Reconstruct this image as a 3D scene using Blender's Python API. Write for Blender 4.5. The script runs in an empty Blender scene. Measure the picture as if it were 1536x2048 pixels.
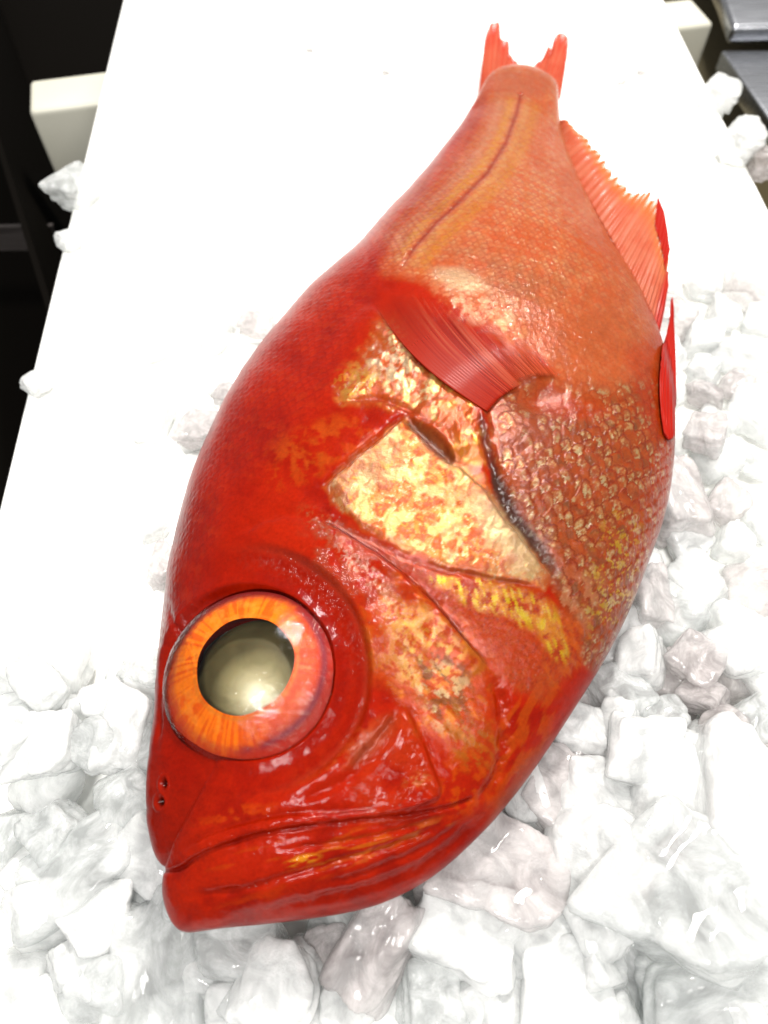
import bpy, math, random
import numpy as np
from mathutils import Vector, Matrix, Euler
from mathutils.bvhtree import BVHTree

# ------------------------------------------------------------------ camera
FPX, PITCH, DIST, Z0 = 1490.0, math.radians(59), 0.27, 0.045
FW = np.array([0, math.cos(PITCH), -math.sin(PITCH)])
UP = np.array([0, math.sin(PITCH), math.cos(PITCH)])
RT = np.array([1.0, 0, 0])
CAM = np.array([0, 0, Z0]) - FW * DIST

scene = bpy.context.scene
cd = bpy.data.cameras.new("camera"); cam = bpy.data.objects.new("camera", cd)
scene.collection.objects.link(cam); scene.camera = cam
cam.location = CAM; cam.rotation_euler = (math.radians(90) - PITCH, 0, 0)
cd.sensor_fit = 'HORIZONTAL'; cd.sensor_width = 36; cd.lens = FPX / 1536 * 36
cd.clip_start = 0.01; cd.clip_end = 20
cd.dof.use_dof = True; cd.dof.focus_distance = 0.245; cd.dof.aperture_fstop = 15.0

# ------------------------------------------------------------------ world and lamps
world = bpy.data.worlds.new("World"); scene.world = world; world.use_nodes = True
bg = world.node_tree.nodes["Background"]
bg.inputs[0].default_value = (1.0, 0.985, 0.96, 1); bg.inputs[1].default_value = 0.33

def area(name, loc, target, size, power, color=(1, 1, 1), size_y=None):
    l = bpy.data.lights.new(name, 'AREA'); l.energy = power; l.size = size; l.color = color
    if size_y: l.shape = 'RECTANGLE'; l.size_y = size_y
    o = bpy.data.objects.new(name, l); scene.collection.objects.link(o)
    o.location = loc
    o.rotation_euler = (Vector(target) - Vector(loc)).to_track_quat('-Z', 'Y').to_euler()
    return o
area("key_lamp", (0.30, 1.15, 1.45), (0, 0.10, 0), 0.22, 38, (1, 0.965, 0.91))
area("overhead_fill", (-0.15, -0.55, 1.6), (0, 0.15, 0), 0.34, 22, (1, 0.98, 0.95))  # added fill behind the camera, also for small wet glints
area("head_fill", (0.55, -0.35, 0.95), (0.0, 0.0, 0.03), 0.16, 3, (1, 0.97, 0.92), 0.30)  # added lamp at front right to brighten the head

scene.view_settings.view_transform = 'Standard'
try: scene.view_settings.look = 'None'
except Exception: pass
scene.view_settings.exposure = 0.55; scene.view_settings.gamma = 1.0
scene.view_settings.use_curve_mapping = False
scene.render.engine = 'CYCLES'
scene.cycles.max_bounces = 10; scene.cycles.transparent_max_bounces = 12
scene.cycles.transmission_bounces = 8; scene.cycles.diffuse_bounces = 7
scene.cycles.caustics_refractive = False; scene.cycles.caustics_reflective = False
scene.cycles.use_denoising = True

# ------------------------------------------------------------------ helpers
def ray(u, v):
    return FW + RT * (u - 768) / FPX + UP * (1024 - v) / FPX
def at(u, v, z):
    d = ray(u, v); return CAM + d * (z - CAM[2]) / d[2]
FA, FB = 0.048, -0.055        # the fish lies on a plane sinking towards its tail
def zplane(y): return FA + FB * (y + 0.12)
def on_plane(u, v):
    d = ray(u, v); k = (FA + FB * (CAM[1] + 0.12) - CAM[2]) / (d[2] - FB * d[1])
    return CAM + d * k
def proj(P):
    Q = P - CAM; w = Q @ FW
    return 768 + FPX * (Q @ RT) / w, 1024 - FPX * (Q @ UP) / w

def lin(r, g, b):
    c = np.array([r, g, b], float) / 255
    return np.where(c < .04045, c / 12.92, ((c + .055) / 1.055) ** 2.4)
def sstep(a, b, x):
    t = np.clip((x - a) / (b - a), 0, 1); return t * t * (3 - 2 * t)
def vnoise(x, y, seed=0):
    xi = np.floor(x).astype(np.int64); yi = np.floor(y).astype(np.int64)
    fx = x - xi; fy = y - yi; fx = fx * fx * (3 - 2 * fx); fy = fy * fy * (3 - 2 * fy)
    def h(a, b):
        n = (a * 374761393 + b * 668265263 + seed * 1442695041) & 0xffffffff
        n = ((n ^ (n >> 13)) * 1274126177) & 0xffffffff
        return ((n ^ (n >> 16)) & 0xffff) / 65535.0
    return (h(xi, yi) * (1 - fx) + h(xi + 1, yi) * fx) * (1 - fy) + (h(xi, yi + 1) * (1 - fx) + h(xi + 1, yi + 1) * fx) * fy
def fbm(x, y, sc, octv=4, seed=0):
    s = 0; a = 1; t = 0
    for k in range(octv):
        s = s + a * vnoise(x / sc * 2 ** k + 17.3 * k, y / sc * 2 ** k + 9.1 * k, seed + k); t += a; a *= .5
    return s / t
def spline(pts, n):
    P = np.array(pts, float)
    P = np.vstack([2 * P[0] - P[1], P, 2 * P[-1] - P[-2]])
    out = []
    for i in range(1, len(P) - 2):
        for k in range(12):
            t = k / 12; a, b, c, d = P[i - 1], P[i], P[i + 1], P[i + 2]
            out.append(.5 * ((2 * b) + (c - a) * t + (2 * a - 5 * b + 4 * c - d) * t * t + (3 * b - a - 3 * c + d) * t ** 3))
    out.append(P[-2]); out = np.array(out)
    return resample(out, n)
def resample(out, n, par=None):
    L = np.r_[0, np.cumsum(np.linalg.norm(np.diff(out, axis=0), axis=1))]; L /= L[-1]
    q = np.linspace(0, 1, n) if par is None else par
    return np.stack([np.interp(q, L, out[:, k]) for k in range(out.shape[1])], 1)
def sdist(u, v, pts, ends=True):
    """distance to a polyline, side (+ = right of travel on the picture), and run 0..1"""
    P = np.array(pts, float); best = np.full(u.shape, 1e9); sg = np.ones(u.shape); run = np.zeros(u.shape)
    L = np.r_[0, np.cumsum(np.linalg.norm(np.diff(P, axis=0), axis=1))]
    for i in range(len(P) - 1):
        a, b = P[i], P[i + 1]; d = b - a; l2 = d @ d
        t = np.clip(((u - a[0]) * d[0] + (v - a[1]) * d[1]) / l2, 0, 1)
        dx = u - a[0] - t * d[0]; dy = v - a[1] - t * d[1]; r = np.hypot(dx, dy)
        m = r < best; best = np.where(m, r, best)
        sg = np.where(m, np.sign(d[0] * dy - d[1] * dx), sg); run = np.where(m, (L[i] + t * (L[i + 1] - L[i])) / L[-1], run)
    return best, sg, run
def inside(u, v, pts):
    P = np.array(pts, float); c = np.zeros(u.shape, bool); j = len(P) - 1
    for i in range(len(P)):
        a, b = P[i], P[j]
        if a[1] != b[1]:
            c ^= ((a[1] > v) != (b[1] > v)) & (u < (b[0] - a[0]) * (v - a[1]) / (b[1] - a[1]) + a[0])
        j = i
    return c
def poly(u, v, pts, soft):
    d, _, _ = sdist(u, v, list(pts) + [pts[0]]); ins = inside(u, v, pts)
    return sstep(-soft, soft, np.where(ins, d, -d))

def mesh_np(name, V, F, mat, parent=None, smooth=True, attrs=None):
    me = bpy.data.meshes.new(name)
    V = np.ascontiguousarray(V, dtype=np.float32); F = np.ascontiguousarray(F, dtype=np.int32)
    me.vertices.add(len(V)); me.vertices.foreach_set('co', V.ravel())
    k = F.shape[1]; me.loops.add(F.size); me.loops.foreach_set('vertex_index', F.ravel())
    me.polygons.add(len(F)); me.polygons.foreach_set('loop_start', np.arange(0, F.size, k, dtype=np.int32))
    me.polygons.foreach_set('loop_total', np.full(len(F), k, dtype=np.int32))
    me.update(calc_edges=True)
    me.polygons.foreach_set('use_smooth', np.full(len(F), smooth, dtype=bool))
    for an, arr in (attrs or {}).items():
        if arr.ndim == 2:
            a = me.attributes.new(an, 'FLOAT_COLOR', 'POINT')
            a.data.foreach_set('color', np.c_[arr, np.ones(len(arr))].astype(np.float32).ravel())
        else:
            a = me.attributes.new(an, 'FLOAT', 'POINT'); a.data.foreach_set('value', arr.astype(np.float32))
    me.materials.append(mat); me.update()
    o = bpy.data.objects.new(name, me); scene.collection.objects.link(o)
    if parent is not None: o.parent = parent
    return o
def grid_faces(nr, nc, off=0, flip=False):
    i = np.arange(nr - 1)[:, None] * nc + np.arange(nc - 1)[None]; i = i.ravel() + off
    F = np.stack([i, i + 1, i + nc + 1, i + nc], 1)
    return F[:, ::-1] if flip else F
def empty(name, loc=(0, 0, 0)):
    o = bpy.data.objects.new(name, None); scene.collection.objects.link(o)
    o.location = loc; o.empty_display_size = .02; return o
def tag(o, label, cat, group=None, kind=None):
    if label: o['label'] = label
    if cat: o['category'] = cat
    if group: o['group'] = group
    if kind: o['kind'] = kind
    return o

class M:
    def __init__(s, name):
        s.m = bpy.data.materials.new(name); s.m.use_nodes = True; s.t = s.m.node_tree
        s.p = s.t.nodes['Principled BSDF']; s.out = s.t.nodes['Material Output']
    def n(s, typ, **kw):
        nd = s.t.nodes.new(typ)
        for k, val in kw.items(): setattr(nd, k, val)
        return nd
    def l(s, a, b): s.t.links.new(a, b)
    def set(s, **kw):
        for k, val in kw.items():
            s.p.inputs[k.replace('_', ' ')].default_value = val
        return s
    def noise(s, scale, detail=4, rough=.5, coord='Object', dist=0):
        tc = s.n('ShaderNodeTexCoord'); nz = s.n('ShaderNodeTexNoise')
        nz.inputs['Scale'].default_value = scale; nz.inputs['Detail'].default_value = detail
        nz.inputs['Roughness'].default_value = rough; nz.inputs['Distortion'].default_value = dist
        s.l(tc.outputs[coord], nz.inputs['Vector']); return nz
    def bump(s, h, strength, dist, prev=None):
        b = s.n('ShaderNodeBump'); b.inputs['Strength'].default_value = strength; b.inputs['Distance'].default_value = dist
        s.l(h, b.inputs['Height'])
        if prev is not None: s.l(prev, b.inputs['Normal'])
        return b.outputs[0]
    def ramp(s, fac, stops):
        r = s.n('ShaderNodeValToRGB'); cr = r.color_ramp
        while len(cr.elements) < len(stops): cr.elements.new(.5)
        for e, (p, c) in zip(cr.elements, stops): e.position = p; e.color = (*c, 1) if len(c) == 3 else c
        s.l(fac, r.inputs[0]); return r.outputs[0]
    def math(s, op, a, b):
        n = s.n('ShaderNodeMath', operation=op)
        for i, x in enumerate((a, b)):
            if isinstance(x, (int, float)): n.inputs[i].default_value = x
            else: s.l(x, n.inputs[i])
        return n.outputs[0]
    def mix(s, fac, a, b, mode='MIX'):
        n = s.n('ShaderNodeMix', data_type='RGBA', blend_type=mode)
        if isinstance(fac, (int, float)): n.inputs[0].default_value = fac
        else: s.l(fac, n.inputs[0])
        for i, x in ((6, a), (7, b)):
            if isinstance(x, tuple): n.inputs[i].default_value = (*x, 1)
            else: s.l(x, n.inputs[i])
        return n.outputs[2]

# ------------------------------------------------------------------ materials of the setting
def mat_plastic():
    m = M("white_plastic"); nz = m.noise(6, 5); m.l(m.ramp(nz.outputs[0], [(.3, (.80, .80, .77)), (.7, (.86, .86, .84))]), m.p.inputs['Base Color'])
    m.set(Roughness=.45); n2 = m.noise(180, 3); m.l(m.bump(n2.outputs[0], .15, .0005), m.p.inputs['Normal']); return m.m
def mat_cream():
    m = M("cream_plastic"); nz = m.noise(14, 5); m.l(m.ramp(nz.outputs[0], [(.3, (.42, .41, .34)), (.7, (.48, .47, .40))]), m.p.inputs['Base Color'])
    m.set(Roughness=.4); return m.m
def mat_steel(name, col, rough):
    m = M(name); tc = m.n('ShaderNodeTexCoord'); mp = m.n('ShaderNodeMapping'); mp.inputs['Scale'].default_value = (4, 90, 40)
    nz = m.n('ShaderNodeTexNoise'); nz.inputs['Scale'].default_value = 8; m.l(tc.outputs['Object'], mp.inputs[0]); m.l(mp.outputs[0], nz.inputs['Vector'])
    m.set(Metallic=1.0, Base_Color=(*col, 1))
    m.l(m.math('ADD', m.math('MULTIPLY', nz.outputs[0], .15), rough), m.p.inputs['Roughness'])
    m.l(m.bump(nz.outputs[0], .1, .0004), m.p.inputs['Normal']); return m.m
PLASTIC, CREAM = mat_plastic(), mat_cream()
STEEL = mat_steel("brushed_steel", (.30, .31, .335), .20)
DARK = M("shadowed_steel").set(Base_Color=(.0024, .0019, .0014, 1), Roughness=.7, Specular_IOR_Level=.02).m  # near-black base: the basin's shade is put into the colour

def rbox(name, corners_xy, ztop, zbot, mat, parent=None, bev=.004):
    import bmesh
    bm = bmesh.new(); vs = []
    for z in (zbot, ztop): vs.append([bm.verts.new((x, y, z)) for x, y in corners_xy])
    n = len(corners_xy); bm.faces.new(vs[0][::-1]); bm.faces.new(vs[1])
    for i in range(n): bm.faces.new((vs[0][i], vs[0][(i + 1) % n], vs[1][(i + 1) % n], vs[1][i]))
    bmesh.ops.recalc_face_normals(bm, faces=bm.faces)
    bmesh.ops.bevel(bm, geom=list(bm.edges), offset=bev, segments=4, profile=.5, affect='EDGES')
    me = bpy.data.meshes.new(name); bm.to_mesh(me); bm.free()
    for p in me.polygons: p.use_smooth = True
    me.materials.append(mat); o = bpy.data.objects.new(name, me); scene.collection.objects.link(o)
    if parent is not None: o.parent = parent
    return o

# ------------------------------------------------------------------ sink, support bar, board
ang = math.radians(3.3); ax = np.array([-math.sin(ang), math.cos(ang)]); pr = np.array([math.cos(ang), math.sin(ang)])
L0 = at(122, 500, 0)[:2]; R0 = at(1370, 80, 0)[:2]
wid = (R0 - L0) @ pr
bo = L0 - ax * (L0[1] + .35)
board = rbox("white_board", [bo, bo + pr * wid, bo + pr * wid + ax * 1.15, bo + ax * 1.15], 0, -.03, PLASTIC, bev=.003)
tag(board, "wide white plastic board under the ice and the red fish", "board")
b0 = at(57, 224, -.031)[:2]; b1 = at(1430, 46, -.031)[:2]; bd = (b1 - b0) / np.linalg.norm(b1 - b0); bn = np.array([-bd[1], bd[0]])
bar = rbox("support_bar", [b0, b1, b1 + bn * .042, b0 + bn * .042], -.031, -.115, CREAM, bev=.004)
tag(bar, "cream plastic bar laid across the sink beneath the white board", "bar")
# the sink: basin floor, walls and a bright steel rim on the right
sink = empty("sink", (0, .3, -.22)); tag(sink, "steel sink basin painted dark for shade under the board with a bright rim at right", "sink")
def plate(name, pts, mat, th=.004):
    V = np.array(pts, float) - np.array([0, .3, -.22]); n = np.cross(V[1] - V[0], V[2] - V[0]); n /= np.linalg.norm(n)
    W = np.vstack([V, V - n * th]); F = [[0, 1, 2, 3], [7, 6, 5, 4]] + [[i, i + 4, (i + 1) % 4 + 4, (i + 1) % 4] for i in range(4)]
    return mesh_np(name, W, np.array(F), mat, sink, smooth=False)
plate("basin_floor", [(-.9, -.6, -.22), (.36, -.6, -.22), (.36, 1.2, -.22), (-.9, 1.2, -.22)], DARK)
w0 = at(0, 57, -.03)[:2]; w1 = at(112, 370, -.03)[:2]; wd = (w0 - w1) / np.linalg.norm(w0 - w1)
plate("basin_wall", [(*(w1 - wd * .9), -.22), (*(w1 + wd * 1.0), -.22), (*(w1 + wd * 1.0 + [-.03, 0]), -.05), (*(w1 - wd * .9 + [-.03, 0]), -.05)], DARK)
l0, l1, l2, l3 = at(-220, 505, -.12), at(112, 500, -.12), at(104, 452, -.10), at(-220, 460, -.10)
plate("basin_ledge", [l0, l1, l2, l3], mat_steel("dull_steel", (.12, .105, .10), .45))
r0 = at(1425, 30, -.035); r1 = at(1443, 100, -.035); r2 = at(1540, 240, -.035)
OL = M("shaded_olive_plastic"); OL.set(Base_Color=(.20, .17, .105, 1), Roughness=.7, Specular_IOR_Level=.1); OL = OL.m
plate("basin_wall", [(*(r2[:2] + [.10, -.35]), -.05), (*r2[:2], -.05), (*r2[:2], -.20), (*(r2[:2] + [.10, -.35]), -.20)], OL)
rm = rbox("rim", [tuple(r1[:2] - [0, .3]), tuple(r2[:2] - [0, .3]), tuple(r2[:2] + [.12, -.55]), tuple(r2[:2] + [.6, -.5]), tuple(r1[:2] + [.6, -.3])], -.035 + .22, -.05 + .22, STEEL, sink, bev=.002)
rm2 = rbox("raised_rim", [tuple(r0[:2] + [0.002, -.3 + .5]), tuple(r0[:2] + [.002, -.3]), tuple(r1[:2] + [.004, -.3 + .004]), tuple(r1[:2] + [.6, -.3 + .03]), tuple(r1[:2] + [.6, .5])], .22 - .020, .22 - .034, STEEL, sink, bev=.004)
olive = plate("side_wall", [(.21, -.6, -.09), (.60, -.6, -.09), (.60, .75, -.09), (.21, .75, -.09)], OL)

# ------------------------------------------------------------------ the fish
DORS = [(300, 1640), (296, 1580), (300, 1480), (308, 1380), (318, 1270), (335, 1140), (360, 1020), (395, 915), (440, 815), (498, 718), (555, 645), (620, 570), (700, 498), (762, 435), (825, 365), (885, 295), (932, 232), (958, 185), (968, 168)]
VENT = [(425, 1858), (500, 1851), (600, 1840), (700, 1824), (780, 1800), (870, 1750), (960, 1670), (1030, 1590), (1095, 1500), (1160, 1400), (1215, 1310), (1262, 1215), (1297, 1125), (1327, 1040), (1345, 950), (1351, 850), (1345, 770), (1328, 690), (1296, 605), (1250, 525), (1205, 450), (1165, 370), (1132, 290), (1120, 230), (1117, 180)]
FRONT = [(300, 1640), (303, 1680), (312, 1712), (325, 1731), (345, 1737), (352, 1741), (336, 1750), (328, 1765), (327, 1792), (335, 1825), (350, 1853), (375, 1865), (425, 1858)]
TAIL = [(968, 168), (985, 150), (1010, 140), (1050, 137), (1085, 148), (1108, 162), (1117, 180)]
def lobe(x, xs, ys): return np.interp(x, xs, ys)
def coons(D, V, Fr, T, S, U):
    """four boundary curves (plane xy) blended into a patch; S along the body, U from back to belly"""
    d, v = resample(D, 0, S[:, 0]), resample(V, 0, S[:, 0]); f, t = resample(Fr, 0, U[0]), resample(T, 0, U[0])
    s = S[..., None]; u = U[..., None]
    return ((1 - u) * d[:, None] + u * v[:, None] + (1 - s) * f[None] + s * t[None]
            - ((1 - s) * (1 - u) * D[0] + (1 - s) * u * V[0] + s * (1 - u) * D[-1] + s * u * V[-1]))
def thick(S, U):
    H = np.interp(S, [0, .05, .12, .22, .35, .5, .62, .75, .88, 1], [.016, .022, .028, .034, .037, .034, .028, .019, .010, .0065])
    k = np.ones(5) / 5
    t = np.abs(2 * U - 1)
    prof = np.clip(1 - t ** 2.3, 0, 1) ** .56
    fr = np.clip(1 - (1 - np.clip(S / .10, 0, 1)) ** 2.4, 0, 1) ** .5
    tl = np.clip(1 - (1 - np.clip((1 - S) / .035, 0, 1)) ** 2.2, 0, 1) ** .5
    return H * prof * fr * tl
def curves(shift):
    out = []
    k = 0
    for c in PIX:
        q = c + shift[k:k + len(c)]; k += len(c)
        out.append(np.array([on_plane(*p)[:2] for p in q]))
    return out
PIX = [spline(DORS, 240), spline(VENT, 260), spline(FRONT, 90), spline(TAIL, 40)]
def surf(bc, S, U, top=True):
    XY = coons(*bc, S, U); Z = zplane(XY[..., 1]) + (1 if top else -1) * thick(S, U)
    return np.concatenate([XY, Z[..., None]], -1)
# the swelling flank hides the true mid-line outline: pull the mid-line in until the flank's outline is the photographed one
target = np.vstack(PIX); shift = np.zeros_like(target)
nrm = []
for c, sg in zip(PIX, (1, -1, -1, 1)):
    t = np.gradient(c, axis=0); t /= np.linalg.norm(t, axis=1)[:, None] + 1e-9
    nrm.append(np.stack([t[:, 1], -t[:, 0]], 1) * sg)
nrm = np.vstack(nrm); cen = np.array([800, 1100.])
sgn = np.concatenate([np.full(240, -1), np.full(260, 1), np.full(90, 1), np.full(40, -1)])
sc_, uc_ = np.meshgrid((1 - np.cos(np.linspace(0, np.pi, 150))) / 2, (1 - np.cos(np.linspace(0, np.pi, 110))) / 2, indexing='ij')
# outward normals: back curve runs head->tail (outward = left), belly curve head->tail (outward = right)
tang = np.vstack([np.gradient(c, axis=0) for c in PIX]); tang /= np.linalg.norm(tang, axis=1)[:, None] + 1e-9
outn = np.stack([tang[:, 1], -tang[:, 0]], 1)
lab = np.concatenate([np.full(240, 0), np.full(260, 1), np.full(90, 2), np.full(40, 3)])
for k, sg in ((0, 1), (1, -1), (2, 1), (3, 1)):
    outn[lab == k] *= sg
dirs = {0: np.array([-1, -.2]), 1: np.array([1, .3]), 2: np.array([-.6, 1]), 3: np.array([0, -1.])}
for k in range(4):
    m = lab == k
    if (outn[m] @ dirs[k]).mean() < 0: outn[m] *= -1
for it in range(6):
    bc = curves(shift)
    P = surf(bc, sc_, uc_).reshape(-1, 3); pu, pv = proj(P)
    ex = np.zeros(len(target))
    for i in range(len(target)):
        du = pu - target[i, 0]; dv = pv - target[i, 1]
        tt = np.abs(du * tang[i, 0] + dv * tang[i, 1]); e = du * outn[i, 0] + dv * outn[i, 1]
        m = (tt < 14) & (np.abs(e) < 90)
        ex[i] = e[m].max() if m.any() else 0
    for k in range(3):
        m = lab == k; x = ex[m]; x = np.convolve(np.pad(x, 10, mode='edge'), np.ones(21) / 21, 'valid'); ex[m] = x
    ex[lab == 3] = 0; ex[lab == 2] = 0
    # keep the four corners together
    shift -= outn * ex[:, None] * .8
    a, b, c_, d_ = 0, 240, 500, 590
    s0 = (shift[a] + shift[c_]) / 2; s1 = (shift[b] + shift[d_ - 1]) / 2; s2 = (shift[239] + shift[590]) / 2; s3 = (shift[499] + shift[629]) / 2
    for (i0, i1, e0, e1) in ((0, 240, s0, s2), (240, 500, s1, s3), (500, 590, s0, s1), (590, 630, s2, s3)):
        n_ = i1 - i0; w = np.linspace(0, 1, n_)[:, None]
        shift[i0:i1] += (e0 - shift[i0]) * np.clip(1 - w * 8, 0, 1) + (e1 - shift[i1 - 1]) * np.clip(1 - (1 - w) * 8, 0, 1)
bc = curves(shift)

NS, NU, NB = 1000, 680, 60
sv = np.linspace(0, 1, NS); sv = sv * .55 + (1 - np.cos(sv * np.pi)) / 2 * .45
th = np.linspace(0, 1, NU); uv_ = th * .45 + (1 - np.cos(th * np.pi)) / 2 * .55
S, U = np.meshgrid(sv, uv_, indexing='ij')
T = surf(bc, S, U)
u, v = proj(T.reshape(-1, 3)); u = u.reshape(S.shape); v = v.reshape(S.shape)
# lengths along and across the body in metres, for the scales
mid = T[:, NU // 2]; al = np.r_[0, np.cumsum(np.linalg.norm(np.diff(mid, axis=0), axis=1))]
A = np.repeat(al[:, None], NU, 1)
Bd = np.concatenate([np.zeros((NS, 1)), np.cumsum(np.linalg.norm(np.diff(T, axis=1), axis=2), axis=1)], 1); Bd -= Bd[:, NU // 2][:, None]
wu = (fbm(u, v, 130, 3, 5) - .5) * 2; wv = (fbm(u, v, 130, 3, 9) - .5) * 2        # slow warps
fu = (fbm(u, v, 26, 3, 15) - .5) * 2; fv = (fbm(u, v, 26, 3, 19) - .5) * 2        # quick warps

def scales(sa, sb, ph=0):
    a = A / sa + .45 * fu + .6 * wu; b = Bd / sb + .42 * fv + .5 * wv + ph
    h = np.zeros(S.shape); idn = np.zeros(S.shape); done = np.zeros(S.shape, bool); rr = np.ones(S.shape)
    Ra, Rb = 1.55, .62
    k0 = np.floor(a)
    for dk in (-1, 0, 1):          # forward scales lie on top
        kk = k0 + dk
        off = (kk % 2) * .5
        c = np.round(b - off) + off
        r = np.hypot(np.clip((a - kk) / Ra, -9, 9), (b - c) / Rb)
        ok = (~done) & (r < 1) & (a - kk > -.6)
        h = np.where(ok, (a - kk) / Ra * .9 + .35 * (1 - r), h); rr = np.where(ok, r, rr)
        n = (kk.astype(np.int64) * 7349 + (c * 2).astype(np.int64) * 9151) & 0xffff
        n = (n * 40503 + 977) & 0xffff
        idn = np.where(ok, n / 65535., idn); done |= ok
    return h, idn, rr
SH, SID, SR = scales(.0040, .0048)
SH2, SID2, SR2 = scales(.0030, .0034, .3)

disp = np.zeros(S.shape)          # metres, outward
C = np.empty(S.shape + (3,)); C[:] = lin(198, 36, 14)
met = np.zeros(S.shape); grain = np.full(S.shape, .15); rough = np.full(S.shape, .30)
def paint(m, col, met_=None, grain_=None, rough_=None):
    m = np.clip(m, 0, 1); mm = m[..., None]
    C[:] = C * (1 - mm) + (lin(*col) if isinstance(col, tuple) else col) * mm
    for arr, val in ((met, met_), (grain, grain_), (rough, rough_)):
        if val is not None: arr[:] = arr * (1 - m) + val * m
def blob(cu, cv, ru, rv, ang=0, soft=.5, warp=.18, qwarp=.10):
    """soft ellipse; ang in degrees clockwise on the picture"""
    R = min(ru, rv); x = u - cu + wu * warp * R * 2 + fu * qwarp * R * 2; y = v - cv + wv * warp * R * 2 + fv * qwarp * R * 2
    a = math.radians(ang); p = x * math.cos(a) + y * math.sin(a); q = -x * math.sin(a) + y * math.cos(a)
    return 1 - sstep(1 - soft, 1 + soft * .6, np.hypot(p / ru, q / rv))
n1 = fbm(u, v, 60, 5, 1); n2 = fbm(u, v, 14, 4, 2); n3 = fbm(u, v, 5, 3, 3); n4 = fbm(u, v, 28, 4, 4)
mott = fbm(u + 2 * fu * 9, v + 2 * fv * 9, 9, 3, 31)
# streak noise: along the ray direction of the cheek
def streak(ang, sc, asp, seed):
    a = math.radians(ang); p = u * math.cos(a) + v * math.sin(a); q = -u * math.sin(a) + v * math.cos(a)
    return fbm(p / asp, q, sc, 4, seed)

# --- broad zones
trunk = sstep(960, 840, v + .35 * (u - 700) * (u < 900))          # body behind the head
paint(sstep(.45, .75, n1) * .5, (210, 44, 22))
paint(sstep(.5, .3, n1) * .6, (166, 20, 10))
# tail half: rosy, rows of scales
tailm = poly(u + wu * 20, v + wv * 20, [(950, 130), (1140, 120), (1180, 380), (1360, 640), (1330, 800), (1150, 770), (1060, 720), (960, 640), (850, 560), (770, 540), (800, 470), (880, 390), (950, 290), (975, 210)], 26)
rose = lin(232, 124, 96)
paint(tailm * .95, (236, 122, 92), .10, .35)
row = np.sin(Bd / .0042 * 2 * np.pi * .5 + 1.2 * wu)
paint(tailm * sstep(.35, .75, SID) * .55, (240, 160, 135), .25)
paint(tailm * sstep(.6, .95, SR2) * .42, (184, 66, 38)); paint(tailm * sstep(.3, .5, SR2) * sstep(.8, .65, SR2) * sstep(.45, .62, SID2 * .4 + n2 * .6) * .5, (248, 190, 160), .3, .6)
paint(tailm * sstep(0, .9, row) * .35, (232, 120, 60))
paint(tailm * sstep(.60, .35, n1) * .45, (222, 88, 40))
paint(blob(1160, 640, 190, 90, 20) * .45 * sstep(.35, .6, n4), (176, 92, 60), .1)
paint(blob(1000, 560, 120, 60, 30) * .50 * sstep(.35, .65, n2), (170, 90, 70), .1)
paint(blob(1210, 500, 100, 70, 15) * .60, (216, 84, 26))
paint(poly(u + 30 * wu, v + 30 * wv, [(1060, 640), (1320, 560), (1350, 860), (1050, 860)], 70) * .65, (210, 100, 62), .15)
paint(blob(1040, 165, 75, 28, 0) * .65, (206, 98, 76))
paint(blob(925, 560, 55, 26, 15) * .6, (250, 210, 195), .4, .8)
paint(blob(960, 620, 90, 40, 25) * sstep(.45, .6, n2) * .5, (246, 190, 168), .35, .7)
# lateral line and its gold and rose bands
LL = [(1042, 188), (1032, 230), (1012, 285), (975, 345), (925, 395), (870, 448), (832, 490), (800, 540)]
d, sg, run = sdist(u, v, LL)
band = (1 - sstep(60, 110, d)) * (1 - sstep(.9, 1, run)) * sstep(0, .04, run)
for off, w, col, st in ((-34, 12, (240, 150, 60), .6), (-16, 7, (244, 170, 110), .5), (17, 9, (243, 156, 60), .75), (38, 9, (240, 165, 140), .5), (56, 9, (236, 130, 40), .6), (75, 8, (236, 140, 100), .4)):
    paint(np.exp(-((d * sg - off) / w) ** 2) * st * (1 - sstep(.88, 1, run)) * sstep(.0, .06, run) * (.6 + .8 * (SR < .75)), col, .3)
paint(np.exp(-(d / 4.5) ** 2) * .75 * (1 - sstep(.9, 1, run)), (170, 30, 30)); disp -= .0003 * np.exp(-(d / 5) ** 2) * (run > 0) * (run < 1)
# pale bloom on the back edge of the tail
paint(poly(u, v, [(560, 640), (700, 498), (885, 295), (958, 185), (985, 160), (990, 230), (900, 350), (800, 450), (720, 530), (640, 640)], 30) * .5, (214, 62, 40))
bs_ = streak(35, 10, 2, 95)
# belly: big scales, brown, orange, silver, with glints painted on
belly = poly(u + 14 * wu + 8 * fu, v + 14 * wv + 8 * fv, [(985, 820), (1030, 765), (1120, 755), (1240, 760), (1360, 730), (1370, 950), (1320, 1130), (1240, 1290), (1195, 1340), (1150, 1280), (1120, 1180), (1060, 1060), (1000, 960)], 22)
belly = np.maximum(belly, .85 * blob(1180, 760, 180, 90, 15, .7) * sstep(-30, 50, (v - 745) + .35 * (1010 - u) + 30 * wu))
belly *= sstep(700, 860, v + 60 * wv + 30 * fu) * .85 + .15 * sstep(640, 760, v)
paint(belly, (186, 84, 44), .22, .5)
paint(belly * sstep(.35, .9, SH) * .5 * sstep(.45, .75, SID * .6 + .6 * n2), (230, 160, 130), .45)
paint(belly * sstep(.62, .9, SR) * .95, (184, 66, 26), .1)
paint(belly * sstep(.45, .65, n4) * .65, (140, 72, 44), .1)
paint(belly * sstep(.50, .62, mott) * .6, (176, 62, 24), .1)
paint(belly * (SID < .10) * .7 * (SR < .75), (150, 92, 64), .35)
gate = sstep(.43, .60, SID * .35 + n2 * .35 + n4 * .3)
arc = sstep(.30, .50, SR) * sstep(.88, .74, SR) * sstep(-.2, .2, SH - .3)
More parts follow.
